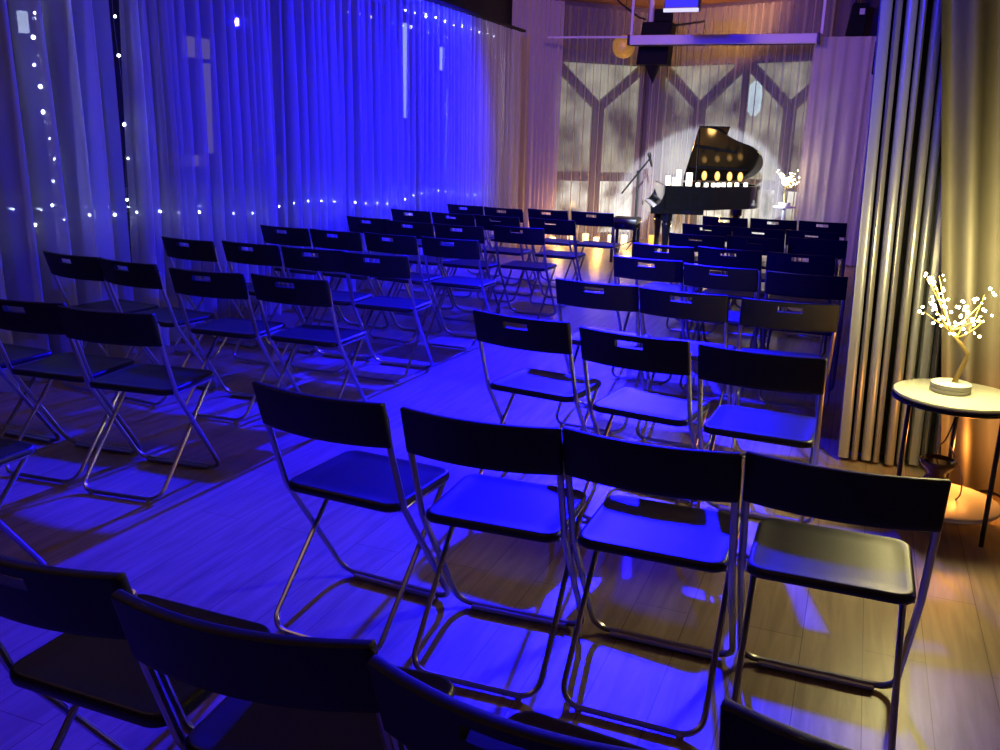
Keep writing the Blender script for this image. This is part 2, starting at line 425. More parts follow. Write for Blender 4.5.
# ------------------------------------------------------------------ chairs
XT, XP = .217, .209
def make_chair(slot=True):
    root = thing('folding_chair', '', 'chair')
    # long frame: inside the backrest, down past the seat to the front floor bar
    for_ = [(-XP, -.196, .735), (-XP, -.176, .643), (-XP, -.098, .43), (-XP, .195, .013), (XP, .195, .013), (XP, -.098, .43), (XP, -.176, .643), (XP, -.196, .735)]
    pth = rounded_path(for_, [.5, .10, .055, .055, .10, .5], 4)
    MB().tube(pth, .0098, 8).build('front_leg_frame', M['chrome'], root, smooth=True)
    X2 = .188
    p2 = rounded_path([(-X2, .165, .418), (-X2, -.222, .012), (X2, -.222, .012), (X2, .165, .418)], [.055, .055], 5)
    MB().tube(p2, .0085, 8).build('rear_leg_frame', M['chrome'], root, smooth=True)
    MB().tube([(-.155, .174, .012), (.155, .174, .012)], .0085, 8).build('foot_bar', M['chrome'], root, smooth=True)
    for sx in (-1, 1):
        MB().tube([(sx*.192, -.10, .425), (sx*.192, .175, .425)], .006, 6).build('seat_rail', M['chrome'], root, smooth=True)
        MB().lathe([(.009, 0), (.011, .003), (.011, .012), (.007, .016)], 8, (sx*.150, .195, 0)).build('glide', M['glide'], root, smooth=True)
        MB().lathe([(.009, 0), (.011, .003), (.011, .012), (.007, .016)], 8, (sx*.135, -.222, 0)).build('glide', M['glide'], root, smooth=True)
    # seat: rounded plate with rolled rim and a slightly sunken middle
    def rr(x0, x1, y0, y1, r, z, n=5):
        o = []
        for cx, cy, a0 in ((x1-r, y1-r, 0), (x0+r, y1-r, 90), (x0+r, y0+r, 180), (x1-r, y0+r, 270)):
            for k in range(n+1):
                a = math.radians(a0+90*k/n); o.append((cx+r*math.cos(a), cy+r*math.sin(a), z))
        return o
    s = MB(); rings = []
    for ins, z in ((.010, .423), (.002, .426), (0, .434), (.001, .444), (.006, .4495), (.013, .450), (.024, .4475), (.06, .446)):
        rings.append(rr(-.198+ins, .198-ins, -.135+ins, .222-ins, max(.012, .045-ins*.6), z))
    n = len(rings[0]); vs = [p for r_ in rings for p in r_]; fs = []
    for i in range(len(rings)-1):
        for k in range(n): fs.append((i*n+k, i*n+(k+1) % n, (i+1)*n+(k+1) % n, (i+1)*n+k))
    fs.append(tuple(range(n))[::-1]); fs.append(tuple(range((len(rings)-1)*n, len(rings)*n)))
    s.add(vs, fs).build('seat', M['seat_plastic'], root, smooth=True, angle=60)
    # backrest: curved double skin with a hand slot
    xs = [-1, -.985, -.95, -.86, -.7, -.5, -.36, -.25, -.235, -.12, 0, .12, .235, .25, .36, .5, .7, .86, .95, .985, 1]
    zs = [.643, .648, .66, .69, .715, .728, .731, .745, .758, .761, .770, .777, .780]
    th = .013
    def mid_y(u, z):
        t = (z-.643)/.136; return -.176-.043*t-.040*(1-u*u)
    bm = bmesh.new(); fr = {}; bk = {}
    for i, u in enumerate(xs):
        for j, z in enumerate(zs):
            ex = abs(u) > .99; ez = j in (0, len(zs)-1)
            tt = th*(.55 if (ex or ez) else 1)
            ww = XT
            zz = z
            if ex and j == len(zs)-1: zz = z-.006
            if ex and j == len(zs)-2: zz = z-.004
            if ex and j == 0: zz = z+.004
            y0 = mid_y(u, z)
            fr[i, j] = bm.verts.new((u*ww, y0+tt, zz)); bk[i, j] = bm.verts.new((u*ww, y0-tt, zz))
    I, J = len(xs)-1, len(zs)-1
    hole = lambda i, j: slot and xs[i] >= -.2501 and xs[i+1] <= .2501 and zs[j] >= .7309 and zs[j+1] <= .7581
    for i in range(I):
        for j in range(J):
            if hole(i, j):
                for (a, b, oi, oj) in (((i, j), (i+1, j), i, j-1), ((i+1, j+1), (i, j+1), i, j+1), ((i, j+1), (i, j), i-1, j), ((i+1, j), (i+1, j+1), i+1, j)):
                    if not hole(oi, oj): bm.faces.new((fr[a], fr[b], bk[b], bk[a]))
                continue
            bm.faces.new((fr[i, j], fr[i+1, j], fr[i+1, j+1], fr[i, j+1])); bm.faces.new((bk[i, j+1], bk[i+1, j+1], bk[i+1, j], bk[i, j]))
    for i in range(I):
        bm.faces.new((bk[i, 0], bk[i+1, 0], fr[i+1, 0], fr[i, 0])); bm.faces.new((fr[i, J], fr[i+1, J], bk[i+1, J], bk[i, J]))
    for j in range(J):
        bm.faces.new((fr[0, j], fr[0, j+1], bk[0, j+1], bk[0, j])); bm.faces.new((bk[I, j], bk[I, j+1], fr[I, j+1], fr[I, j]))
    bmesh.ops.recalc_face_normals(bm, faces=bm.faces[:])
    for f in bm.faces: f.smooth = True
    for e in bm.edges:
        if len(e.link_faces) == 2 and e.calc_face_angle(0) > math.radians(50): e.smooth = False
    me = bpy.data.meshes.new('backrest'); bm.to_mesh(me); bm.free(); me.materials.append(M['black_plastic'])
    o = bpy.data.objects.new('backrest', me); C.objects.link(o); o.parent = root
    return root

POS = {
'A': (-1.318, 2.271, -0.072),
'B': (-0.853, 2.259, 0.032),
'C': (-0.411, 2.278, -0.002),
'D': (0.028, 2.300, 0.005),
'E': (-2.713, 2.887, 0.107),
'F': (-1.196, 3.583, -0.140),
'G': (-0.699, 3.470, -0.141),
'H': (-0.270, 3.407, -0.046),
'I': (-3.042, 3.909, 0.054),
'J': (-2.571, 3.953, 0.013),
'E2': (-3.136, 2.892, 0.080),
'E3': (-3.611, 2.863, 0.000),
'K1': (-3.980, 4.011, -0.120),
'K2': (-3.589, 3.967, -0.120),
'M1': (-3.929, 4.948, -0.100),
'M2': (-3.577, 4.991, -0.045),
'N1': (-3.909, 5.965, -0.080),
'N2': (-3.538, 5.952, -0.067),
'O1': (-3.147, 4.976, 0.073),
'O2': (-2.674, 4.960, 0.038),
'P1': (-3.830, 7.037, -0.100),
'P2': (-3.419, 6.928, -0.072),
'R1': (-3.119, 5.983, -0.100),
'R2': (-2.654, 5.988, -0.012),
'S1': (-3.900, 7.979, -0.120),
'S2': (-3.528, 7.929, -0.048),
'T1': (-3.723, 8.953, -0.172),
'T2': (-3.321, 8.865, -0.103),
'V1': (-2.934, 8.960, -0.094),
'V2': (-2.552, 8.981, -0.024),
'X1': (-3.061, 7.933, -0.047),
'X2': (-2.547, 7.961, -0.039),
'W1': (-2.950, 6.914, -0.048),
'W2': (-2.601, 7.093, -0.026),
'a1': (-1.193, 4.616, -0.044),
'a2': (-0.719, 4.570, -0.082),
'a3': (-0.307, 4.547, 0.108),
'b1': (-1.179, 5.715, -0.039),
'b2': (-0.715, 5.601, -0.089),
'b3': (-0.254, 5.561, 0.012),
'c1': (-1.204, 6.504, -0.103),
'c2': (-0.826, 6.568, -0.089),
'c3': (-0.347, 6.550, -0.009),
'd1': (-1.164, 7.410, -0.030),
'd2': (-0.744, 7.504, -0.039),
'd3': (-0.308, 7.684, -0.006),
'e1': (-1.219, 8.331, -0.093),
'e2': (-0.792, 8.309, -0.068),
'e3': (-0.372, 8.334, -0.096),
'f1': (-1.212, 9.319, -0.049),
'f2': (-0.804, 9.403, -0.017),
'f3': (-0.337, 9.435, -0.031),
'r1': (-1.218, 1.230, 0.000),
'r2': (-0.826, 1.202, 0.078),
'r3': (-0.315, 1.165, -0.100),
'r4': (0.135, 1.270, -0.06),
'L0': (-2.620, 1.870, 0.000),

}
ORD = ['zeroth', 'first', 'second', 'third', 'fourth', 'fifth', 'sixth', 'seventh', 'eighth', 'ninth']
left_rows = {1: ['T1', 'T2', 'V1', 'V2'], 2: ['S1', 'S2', 'X1', 'X2'], 3: ['P1', 'P2', 'W1', 'W2'], 4: ['N1', 'N2', 'R1', 'R2'],
             5: ['M1', 'M2', 'O1', 'O2'], 6: ['K1', 'K2', 'I', 'J'], 7: ['E3', 'E2', 'E']}
right_rows = {1: 'f', 2: 'e', 3: 'd', 4: 'c', 5: 'b', 6: 'a'}
LAB = {}
for r, ks in left_rows.items():
    for i, k in enumerate(ks):
        row = 'first row' if r == 1 else '%s row' % ORD[r]
        where = ['beside the curtain', 'second from the curtain', 'second from the aisle', 'on the aisle'][i]
        LAB[k] = ('black folding chair %s, %s from the stage, left block' % (where, row), 'chairs in the left block')
for r, c in right_rows.items():
    for i in (1, 2, 3):
        row = 'first row' if r == 1 else '%s row' % ORD[r]
        LAB[c+str(i)] = ('black folding chair %s, %s from the stage, right block' % (['', 'on the aisle', 'in the middle', 'on the partition side'][i], row), 'chairs in the right block')
LAB['E3'] = ('black folding chair cut by the left edge, left neighbour of the slotted-back chair', 'chairs in the left block')
LAB['E2'] = ('slotted-back folding chair at left, its back cut by the photo edge', 'chairs in the left block')
LAB['E'] = ('nearest fully seen folding chair of the left block, on the aisle, bare floor before it', 'chairs in the left block')
LAB['L0'] = ('black folding chair lowest on the left edge, a seat corner above the bottom row', 'chairs in the left block')
for k, t in zip('FGH', ('blue-lit folding chair on the aisle just ahead of the large row of four', 'blue-lit folding chair in the middle of the three ahead of the large row', 'blue-lit folding chair beside the partition, ahead of the yellow-lit seat')):
    LAB[k] = (t, 'chairs in the right block')
LAB['A'] = ('large near folding chair standing apart on the aisle, leftmost of the row of four', 'chairs in the right block')
LAB['B'] = ('large near folding chair with blue seat, second from the aisle in the row of four', 'chairs in the right block')
LAB['C'] = ('large near folding chair with bright blue seat, third in the row of four', 'chairs in the right block')
LAB['D'] = ('large near folding chair with yellow-lit seat, closest to the round table', 'chairs in the right block')
LAB['r1'] = ('black folding chair at the bottom left corner with its hand slot showing', 'chairs in the nearest row')
LAB['r2'] = ('black folding chair at the bottom, second from left, its backrest fully in view', 'chairs in the nearest row')
LAB['r3'] = ('black folding chair back cut by the bottom edge below the large second chair', 'chairs in the nearest row')
LAB['r4'] = ('black folding chair back, just a corner showing at the bottom below the yellow-lit seat', 'chairs in the nearest row')
# neighbours in a row keep a hand's breadth apart
rows = [ks for ks in left_rows.values()]+[[c+'1', c+'2', c+'3'] for c in right_rows.values()]+[['F', 'G', 'H'], ['A', 'B', 'C', 'D'], ['r1', 'r2', 'r3', 'r4']]
P = {k: list(v) for k, v in POS.items()}
for _ in range(60):
    for ks in rows:
        for a, b in zip(ks, ks[1:]):
            gap = P[b][0]-P[a][0]; need = .437+.10*abs(P[a][2]-P[b][2])
            if gap < need: e = (need-gap)/2; P[a][0] -= e; P[b][0] += e
for k in P: P[k][0] = max(P[k][0], -4.06)
proto = make_chair(); proto_plain = make_chair(False)      # some backs have no hand slot
PLAIN = ('A', 'B', 'C', 'D', 'E', 'H', 'b3', 'd3', 'r2')
used = set()
for k, (x, y, a) in P.items():
    src = proto_plain if k in PLAIN else proto
    o = copy_tree(src) if src in used else src
    used.add(src)
    o.location = (x, y, 0); o.rotation_euler = (0, 0, a); o['label'] = LAB[k][0]; o['group'] = LAB[k][1]

M['win_white'] = emission('street_window_white', (.72, .80, 1), 1.7)
M['win_warm'] = emission('street_window_warm', (1, .72, .45), .3)
LITW = [(18.0, 2.75, .13, 1.9, ('win_white', 'tall white lit street window seen through the middle sheer curtain')),
        (19.8, 3.15, .13, .5, ('win_white', 'small white lit street window high behind the far sheer curtain')),
        (20.2, 1.5, .18, 2.0, ('win_white', 'tallest white lit street window low behind the far sheer curtain')),
        (16.9, 3.2, .09, .8, ('win_white', 'narrow white lit street window high behind the middle sheer curtain')),
        (11.4, 2.6, .55, .28, ('win_warm', 'dim warm street light patch high behind the middle sheer curtain')),
        (11.0, 1.0, 1.0, .16, ('win_warm', 'dim warm ledge light low behind the middle sheer curtain')),
        (11.6, 1.75, .14, 1.3, ('win_warm', 'dim warm upright street light strip behind the middle sheer curtain')),
        (8.4, 2.6, .10, .24, ('win_white', 'small pale street light behind the leftmost sheer curtain'))]
M['street_white'] = emission('street_lantern', (.55, .8, 1), 3)

# ------------------------------------------------------------------ piano
PX, PY, PA = -2.33, 10.80, .30
pn = thing('grand_piano', 'black lacquered grand piano with raised lid, candles along its rim', 'piano', (PX, PY, 0), PA)
Lp, Wp = 1.36, 1.36
def cr(pts, n=6):
    o = []
    for i in range(len(pts)-1):
        p0 = Vector(pts[max(i-1, 0)]); p1 = Vector(pts[i]); p2 = Vector(pts[i+1]); p3 = Vector(pts[min(i+2, len(pts)-1)])
        for k in range(n):
            t = k/n; o.append(.5*((2*p1)+(p2-p0)*t+(2*p0-5*p1+4*p2-p3)*t*t+(3*p1-p0-3*p2+p3)*t**3))
    o.append(Vector(pts[-1])); return o
bent = [(p[0] if p[0] < .6 else .6+(p[0]-.6)*1.09, p[1]) for p in cr([(.60, 0), (.72, .06), (.84, .20), (.98, .33), (1.16, .46), (1.29, .66), (1.35, .92), (1.31, 1.17), (1.18, 1.32), (1.02, Wp)], 5)]
outer = [(.14, 0)]+bent+[(.14, Wp)]           # case outline, keyboard end at x = .14
def inset(poly, d):
    n = len(poly); o = []
    for i in range(n):
        a, b, c = Vector(poly[i-1]), Vector(poly[i]), Vector(poly[(i+1) % n])
        e0 = (b-a).normalized(); e1 = (c-b).normalized(); nn = Vector((-e0.y-e1.y, e0.x+e1.x)); nn.normalize()
        k = nn.dot(Vector((-e0.y, e0.x))); o.append(tuple(b+nn*(d/max(.4, k))))
    return o
inner = inset(outer, .055)
mb = MB(); n = len(outer); ZB, ZT = .70, .97
vs = [(x, y, ZB) for x, y in outer]+[(x, y, ZT) for x, y in outer]+[(x, y, ZT) for x, y in inner]+[(x, y, .80) for x, y in inner]+[(x, y, ZB) for x, y in inner]
fs = []
for i in range(n):
    j = (i+1) % n
    for a, b in ((0, 1), (1, 2), (2, 3), (3, 4), (4, 0)): fs.append((a*n+i, a*n+j, b*n+j, b*n+i))
mb.add(vs, fs); mb.build('rim', M['ebony'], pn, smooth=True, bevel=.004, seg=1, angle=35)
# key bed with the two scooped cheeks
def cheek(y0, y1):
    pr = [(.16, .645), (-.01, .645), (-.01, .715)]+[(-.01+.16*math.sin(t), .715+.25*(1-math.cos(t))) for t in (.2, .45, .7, .95, 1.2, 1.4, 1.57)]+[(.16, .968)]
    n_ = len(pr); v = [(x, y0, z) for x, z in pr]+[(x, y1, z) for x, z in pr]
    return MB().add(v, [tuple(range(n_)), tuple(range(n_, 2*n_))[::-1]]+[(i, (i+1) % n_, n_+(i+1) % n_, n_+i) for i in range(n_)])
cheek(0, .055).build('cheek', M['ebony'], pn, bevel=.003, seg=1); cheek(Wp-.055, Wp).build('cheek', M['ebony'], pn, bevel=.003, seg=1)
MB().box((.30, Wp/2, .672), (.62, Wp-.004, .058)).build('key_bed', M['ebony'], pn, bevel=.004, seg=1)
MB().box((.005, Wp/2, .712), (.03, Wp-.12, .03)).build('key_slip', M['ebony'], pn, bevel=.003, seg=1)
ks = MB()
for i in range(52): ks.box((.085, .075+i*(Wp-.15)/51, .722), (.13, (Wp-.15)/51*.92, .018))
ks.build('white_keys', M['ivory'], pn)
kb = MB(); i = 0
for i in range(51):
    if i % 7 in (0, 1, 3, 4, 5): kb.box((.115, .075+(i+.5)*(Wp-.15)/51, .737), (.08, .011, .014))
kb.build('black_keys', M['ebony'], pn)
MB().box((.165, Wp/2, .81), (.02, Wp-.12, .17)).build('fallboard', M['ebony'], pn, bevel=.004, seg=1)
MB().box((.345, Wp/2, .962), (.40, Wp-.02, .022)).build('music_shelf', M['ebony'], pn, bevel=.003, seg=1)
MB().prism(inset(outer, .05), .80, .815).build('soundboard', M['spruce'], pn)
gp = MB(); gp.prism(inset(outer, .12), .845, .86); gp.build('iron_plate', M['gold_plate'], pn)
st = MB()
for i in range(24):
    y0 = .12+i*.048; xe = .62
    for p in outer:
        if abs(p[1]-y0) < .06 and p[0] > .6: xe = max(xe, p[0]-.16)
    st.tube([(.42, y0, .872), (xe, min(Wp-.1, y0+.06), .872)], .0012, 4)
st.build('strings', M['brass'], pn)
# lid hinged on the far long side
hx = .50
lid_poly = [(hx, -.02)]+[(x+.012, y-.012) for x, y in bent[:-1]]+[(1.02, Wp), (hx, Wp)]
th = math.radians(28.5)
ML = Matrix.Translation((0, Wp, .985)) @ Matrix.Rotation(-th, 4, 'X') @ Matrix.Translation((0, -Wp, 0))
MB().prism(lid_poly, 0, .020, ML).build('lid', M['ebony_in'], pn, bevel=.003, seg=1)
fl = MB(); fl.prism([(hx+.01, 0), (hx+.36, 0), (hx+.36, Wp-.02), (hx+.01, Wp-.02)], .021, .036, ML); fl.build('folded_front_lid', M['ebony'], pn, bevel=.003, seg=1)
br = MB()
for a, b in (((hx+.03, .42), (1.05, .55)), ((hx+.03, .95), (1.25, 1.0))):
    br.bar(ML @ Vector((*a, -.006)), ML @ Vector((*b, -.006)), .012, .03)
br.build('lid_batten', M['ebony'], pn)
hg = MB()
for xh in (.35, .75): hg.tube([(xh-.05, Wp+.004, .982), (xh+.05, Wp+.004, .982)], .006, 6)
hg.build('lid_hinge', M['brass'], pn)
tip = ML @ Vector((.52, .10, -.002)); MB().tube([(.50, .05, .96), tip], .011, 6).build('lid_prop', M['ebony'], pn, smooth=True)
def leg(x, y):
    mb = MB(); mb.lathe([(.022, .05), (.030, .06), (.036, .25), (.055, .48), (.062, .52), (.050, .54), (.075, .56), (.080, .66)], 8, (x, y, 0))
    o = mb.build('leg', M['ebony'], pn, smooth=True)
    MB().lathe([(.016, 0), (.024, .01), (.024, .035), (.016, .05)], 10, (x, y, 0)).build('caster', M['brass'], o, smooth=True)
leg(.20, .12); leg(.20, Wp-.12)
mb = MB(); mb.lathe([(.022, .05), (.030, .06), (.036, .25), (.055, .50), (.062, .54), (.050, .56), (.075, .58), (.080, .71)], 8, (1.17, 1.02, 0)); o = mb.build('leg', M['ebony'], pn, smooth=True)
MB().lathe([(.016, 0), (.024, .01), (.024, .035), (.016, .05)], 10, (1.17, 1.02, 0)).build('caster', M['brass'], o, smooth=True)
ly = MB(); ly.bar((.30, Wp/2-.12, .65), (.22, Wp/2-.06, .10), .03, .03, (0, 1, 0)); ly.bar((.30, Wp/2+.12, .65), (.22, Wp/2+.06, .10), .03, .03, (0, 1, 0)); ly.box((.22, Wp/2, .10), (.08, .30, .06))
ly.build('pedal_lyre', M['ebony'], pn)
pd = MB()
for k in (-1, 0, 1): pd.box((.13, Wp/2+k*.07, .085), (.12, .025, .012))
pd.build('pedals', M['brass'], pn)
pm = Matrix.Translation((PX, PY, 0)) @ Matrix.Rotation(PA, 4, 'Z')
def pworld(x, y, z): return pm @ Vector((x, y, z))

# ------------------------------------------------------------------ candles
def candle(loc, r, h, label, group, mat='wax_hot', flame=True):
    t = thing('candle', label, 'candle', loc, random.uniform(0, 6), group)
    MB().lathe([(r*.96, 0), (r, .004), (r, h-.006), (r*.93, h), (r*.6, h-.006), (.002, h-.008)], 14).build('wax', M[mat], t, smooth=True)
    MB().tube([(0, 0, h-.01), (.001, 0, h+.006)], .0015, 4).build('wick', M['wick'], t)
    if flame: MB().lathe([(.002, h+.004), (.006, h+.012), (.005, h+.024), (.001, h+.038)], 8).build('flame', M['flame'], t, smooth=True)
    return t
for (x, y, h, r, lab) in ((.185, .16, .11, .030, 'pale pillar candle at the keyboard end of the piano top'), (.27, .30, .085, .024, 'shortest pale pillar candle on the piano top, second from the keyboard'),
                          (.305, .15, .18, .031, 'tallest pale pillar candle on the piano top, third from the keyboard'), (.43, .15, .15, .039, 'wide pale pillar candle on the piano top next to the lid prop')):
    candle(pworld(x, y, .974), r, h, lab, 'pillar candles on the piano', flame=False)
rimpath = [(.50, .028), (.60, .03)]+[(p[0]-.02, p[1]+.025) for p in bent[3:34:1]]
acc = 0; spots = []; tgt = [.02, .12, .22, .32, .43, .54, .66, .80]
for a, b in zip(rimpath, rimpath[1:]):
    dl = (Vector(b)-Vector(a)).length
    while len(spots) < len(tgt) and acc+dl >= tgt[len(spots)]:
        spots.append(Vector(a).lerp(Vector(b), (tgt[len(spots)]-acc)/dl))
    acc += dl
for p, nth in zip(spots, ('first', 'second', 'third', 'fourth', 'fifth', 'sixth', 'seventh', 'last')):
    candle(pworld(p.x, p.y, .971), .026, .045, 'small lit tealight on the piano rim, %s of the row counted from the keyboard' % nth, 'tealights along the piano rim', flame=False)
for i, (x, y) in enumerate(((.72, .98), (.88, .96), (1.03, .94), (1.16, .92))):  # added glowing ovals on posts, standing in for candle reflections in the lid
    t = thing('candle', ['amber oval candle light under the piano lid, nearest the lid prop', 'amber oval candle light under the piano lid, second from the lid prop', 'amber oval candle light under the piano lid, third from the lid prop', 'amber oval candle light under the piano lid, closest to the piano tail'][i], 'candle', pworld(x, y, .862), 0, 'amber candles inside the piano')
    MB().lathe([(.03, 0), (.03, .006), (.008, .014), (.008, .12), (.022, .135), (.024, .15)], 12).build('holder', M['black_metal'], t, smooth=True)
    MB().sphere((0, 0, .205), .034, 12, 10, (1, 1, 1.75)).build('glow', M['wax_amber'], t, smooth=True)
floor_c = [(-4.10, 12.50, .10, 'floor candle farthest left, by the corner of the bay curtain'), (-3.88, 12.65, .13, 'floor candle second from the left under the left bay window'),
           (-3.70, 12.80, .15, 'tall floor candle behind the front row chairs, third from the left'), (-3.56, 12.88, .10, 'short floor candle just right of the tall one under the left window'),
           (-3.38, 13.02, .13, 'floor candle left of the piano stool legs'), (-3.21, 13.14, .13, 'floor candle seen between the piano stool legs'),
           (-2.84, 13.30, .14, 'amber floor candle between the piano stool and the piano leg'), (-3.62, 12.45, .07, 'low tealight glass on the floor in front of the bay candles'),
           (-3.95, 12.25, .07, 'low tealight on the floor in front of the leftmost candles')]
for x, y, h, lab in floor_c: candle((x, y, 0), .045 if h > .08 else .035, h, lab, 'candles on the floor under the bay curtain', 'wax_amber' if 'amber' in lab else 'wax_hot', flame=False)

# ------------------------------------------------------------------ piano stool and microphone stand
pb = thing('piano_bench', 'black tufted piano stool in front of the microphone stand', 'stool', (-2.72, 11.2, 0), .08)
bw, bd = .32, .36
MB().box((0, 0, .515), (bw, bd, .07)).build('cushion', M['leather'], pb, smooth=True, bevel=.02, seg=3)
bt = MB()
for i in (-1, 0, 1):
    for j in (-1, 0, 1): bt.sphere((i*.09, j*.11, .551), .009, 8, 5, (1, 1, .5))
bt.build('buttons', M['leather'], pb)
MB().box((0, 0, .445), (bw-.02, bd-.02, .07)).build('apron', M['ebony'], pb, bevel=.004, seg=1)
for sx in (-1, 1):
    for sy in (-1, 1):
        MB().bar((sx*(bw/2-.028), sy*(bd/2-.028), .42), (sx*(bw/2-.024), sy*(bd/2-.024), 0), .036, .036, (0, 1, 0)).build('leg', M['ebony'], pb, bevel=.003, seg=1)
kn = MB()
for sy in (-1, 1): kn.lathe([(.012, 0), (.024, .004), (.024, .02), (.010, .024)], 12, (0, 0, 0), Matrix.Translation((-.0, sy*(bd/2-.01), .45)) @ Matrix.Rotation(-sy*PI/2, 4, 'X'))
kn.build('height_knob', M['black_metal'], pb)
ms = thing('microphone_stand', 'black boom microphone stand left of the piano, boom rising to the right', 'microphone stand', (-2.94, 12.6, 0))
MB().tube([(0, 0, .10), (0, 0, 1.05)], .015, 8).build('pole', M['black_metal'], ms, smooth=True)
MB().lathe([(.03, .08), (.036, .1), (.03, .16), (.014, .18)], 10).build('base_hub', M['black_metal'], ms, smooth=True)
for a in (25, 145, 265):
    c_, s_ = math.cos(math.radians(a)), math.sin(math.radians(a))
    MB().tube([(c_*.02, s_*.02, .115), (c_*.30, s_*.30, .014)], .009, 6).build('leg', M['black_metal'], ms, smooth=True)
MB().lathe([(.016, -.03), (.022, -.02), (.022, .02), (.016, .03)], 10, (0, 0, 0), Matrix.Translation((0, 0, 1.057)) @ Matrix.Rotation(PI/2, 4, 'X')).build('clutch', M['black_metal'], ms, smooth=True)
MB().tube([(-.215, 0, .755), (.150, -.02, 1.235)], .012, 8).build('boom', M['black_metal'], ms, smooth=True)
d = (Vector((.18, -.02, 1.16))-Vector((.145, -.02, 1.29))).normalized()
mq = Vector((.148, -.02, 1.30)).to_track_quat if False else d.to_track_quat('Z', 'Y')
MM = Matrix.Translation((.142, -.02, 1.305)) @ mq.to_matrix().to_4x4()
mc = MB(); mc.lathe([(.005, -.02), (.024, -.008), (.028, .015), (.024, .04), (.018, .05), (.013, .17), (.010, .18)], 12, (0, 0, 0), MM); mc.build('microphone', M['black_metal'], ms, smooth=True)

# ------------------------------------------------------------------ things hung over the stage
ps = thing('projection_screen', 'pale rolled-up projection screen case hung across the stage', 'projection screen', (0, 12.2, 0))
MB().box((-1.91, 0, 2.725), (2.30, .11, .115)).build('case', M['screen_case'], ps, bevel=.012, seg=2)
MB().box((-1.91, 0, 2.662), (2.26, .05, .014)).build('slot', M['panel_gap'], ps)
MB().box((-3.075, 0, 2.725), (.03, .12, .125)).build('end_cap', M['black_metal'], ps, bevel=.004); MB().box((-.745, 0, 2.725), (.03, .12, .125)).build('end_cap', M['black_metal'], ps, bevel=.004)
for xx in (-3.05, -.72): MB().box((xx, 0, 3.07), (.03, .02, .58)).build('hanger', M['screen_case'], ps)
MB().tube([(-3.07, 0, 2.765), (-4.18, 0, 2.775)], .014, 8).build('rod', M['screen_case'], ps, smooth=True)
hs = thing('hanging_speaker', 'black speaker hung behind the left end of the screen case', 'speaker', (-2.80, 12.62, 0))
mb = MB(); vs = []
for z, a, b, c_, e in ((2.45, -.24, .17, -.14, .16), (2.98, -.18, .21, -.16, .16)): vs += [(a, c_, z), (b, c_, z), (b, e, z), (a, e, z)]
mb.add(vs, [(3, 2, 1, 0), (4, 5, 6, 7), (0, 1, 5, 4), (1, 2, 6, 5), (2, 3, 7, 6), (3, 0, 4, 7)]); mb.build('cabinet', M['speaker'], hs, bevel=.015)
MB().box((.06, 0, 3.06), (.24, .24, .15), .25).build('upper_cabinet', M['speaker'], hs, bevel=.01)
mb = MB(); mb.add([(-.13, -.08, 2.45), (.04, -.08, 2.45), (.04, .08, 2.45), (-.13, .08, 2.45), (-.03, 0, 2.21)], [(0, 1, 2, 3), (0, 4, 1), (1, 4, 2), (2, 4, 3), (3, 4, 0)]); mb.build('lower_bracket', M['speaker'], hs)
MB().tube([(-.10, -.02, 2.98), (-.10, -.02, H)], .035, 10).build('pole', M['blue_face'] if False else M['screen_case'], hs, smooth=True)
ar = MB(); ar.tube([(.20, -.1, 2.93), (.62, -.1, 2.98), (.63, -.1, 2.80)], .014, 8); ar.build('bracket_arm', M['black_metal'], hs)
gb = thing('pendant_shade', 'round golden wicker pendant shade beside the hanging speaker', 'lamp shade', (-3.2, 12.42, 0))
MB().lathe([(.005, 2.52), (.07, 2.535), (.115, 2.57), (.14, 2.62), (.148, 2.68), (.140, 2.74), (.10, 2.79), (.03, 2.81)], 20).build('shade', M['gold_ball'], gb, smooth=True)
MB().tube([(0, 0, 2.80), (0, 0, H)], .004, 6).build('cord', M['black_metal'], gb)
cb = tag(MB().tube([(-3.45, 12.5, H), (-3.3, 12.52, 3.22), (-3.06, 12.55, 3.05), (-2.96, 12.58, 3.02)], .012, 6).build('cable', M['black_metal'], smooth=True), 'dark cable sloping from the ceiling to the hanging speaker', 'cable')
fl = thing('stage_flood_light', 'blue glowing flood light box with a bright lower edge under the ceiling', 'stage light', (-2.05, 10.25, 0))
MB().box((0, .10, 2.97), (.37, .14, .30)).build('housing', M['black_metal'], fl, bevel=.01)
MB().box((0, .025, 2.985), (.35, .012, .26)).build('led_panel', M['blue_face'], fl)
MB().box((0, .02, 2.825), (.37, .03, .035)).build('light_bar', M['white_led'], fl)
for sx in (-1, 1): MB().box((sx*.195, .10, 3.17), (.012, .03, .42)).build('bracket', M['black_metal'], fl)
MB().box((0, .10, 3.37-.02), (.42, .06, .02)).build('ceiling_plate', M['black_metal'], fl)
ws = thing('ceiling_speaker', 'black box speaker with pale sticker above the mauve side curtain', 'speaker', (-.36, 12.75, 0), .1)
mb = MB(); vs = []
for z, a, b in ((2.80, -.11, .10), (3.18, -.06, .115)): vs += [(a, -.1, z), (b, -.1, z), (b, .1, z), (a, .1, z)]
mb.add(vs, [(3, 2, 1, 0), (4, 5, 6, 7), (0, 1, 5, 4), (1, 2, 6, 5), (2, 3, 7, 6), (3, 0, 4, 7)]); mb.build('cabinet', M['speaker'], ws, bevel=.01)
MB().box((.05, -.103, 3.08), (.06, .006, .07)).build('sticker', M['sticker'], ws)
MB().tube([(0, 0, 3.17), (0, 0, H)], .015, 8).build('bracket', M['black_metal'], ws)
w2 = thing('wall_speaker', 'slim dark wall speaker just left of the folded partition', 'speaker', (-.03, 11.0, 0))
MB().box((-.01, 0, 2.40), (.11, .16, .33)).build('cabinet', M['speaker'], w2, bevel=.008); MB().box((.085, 0, 2.40), (.08, .06, .08)).build('bracket', M['black_metal'], w2)

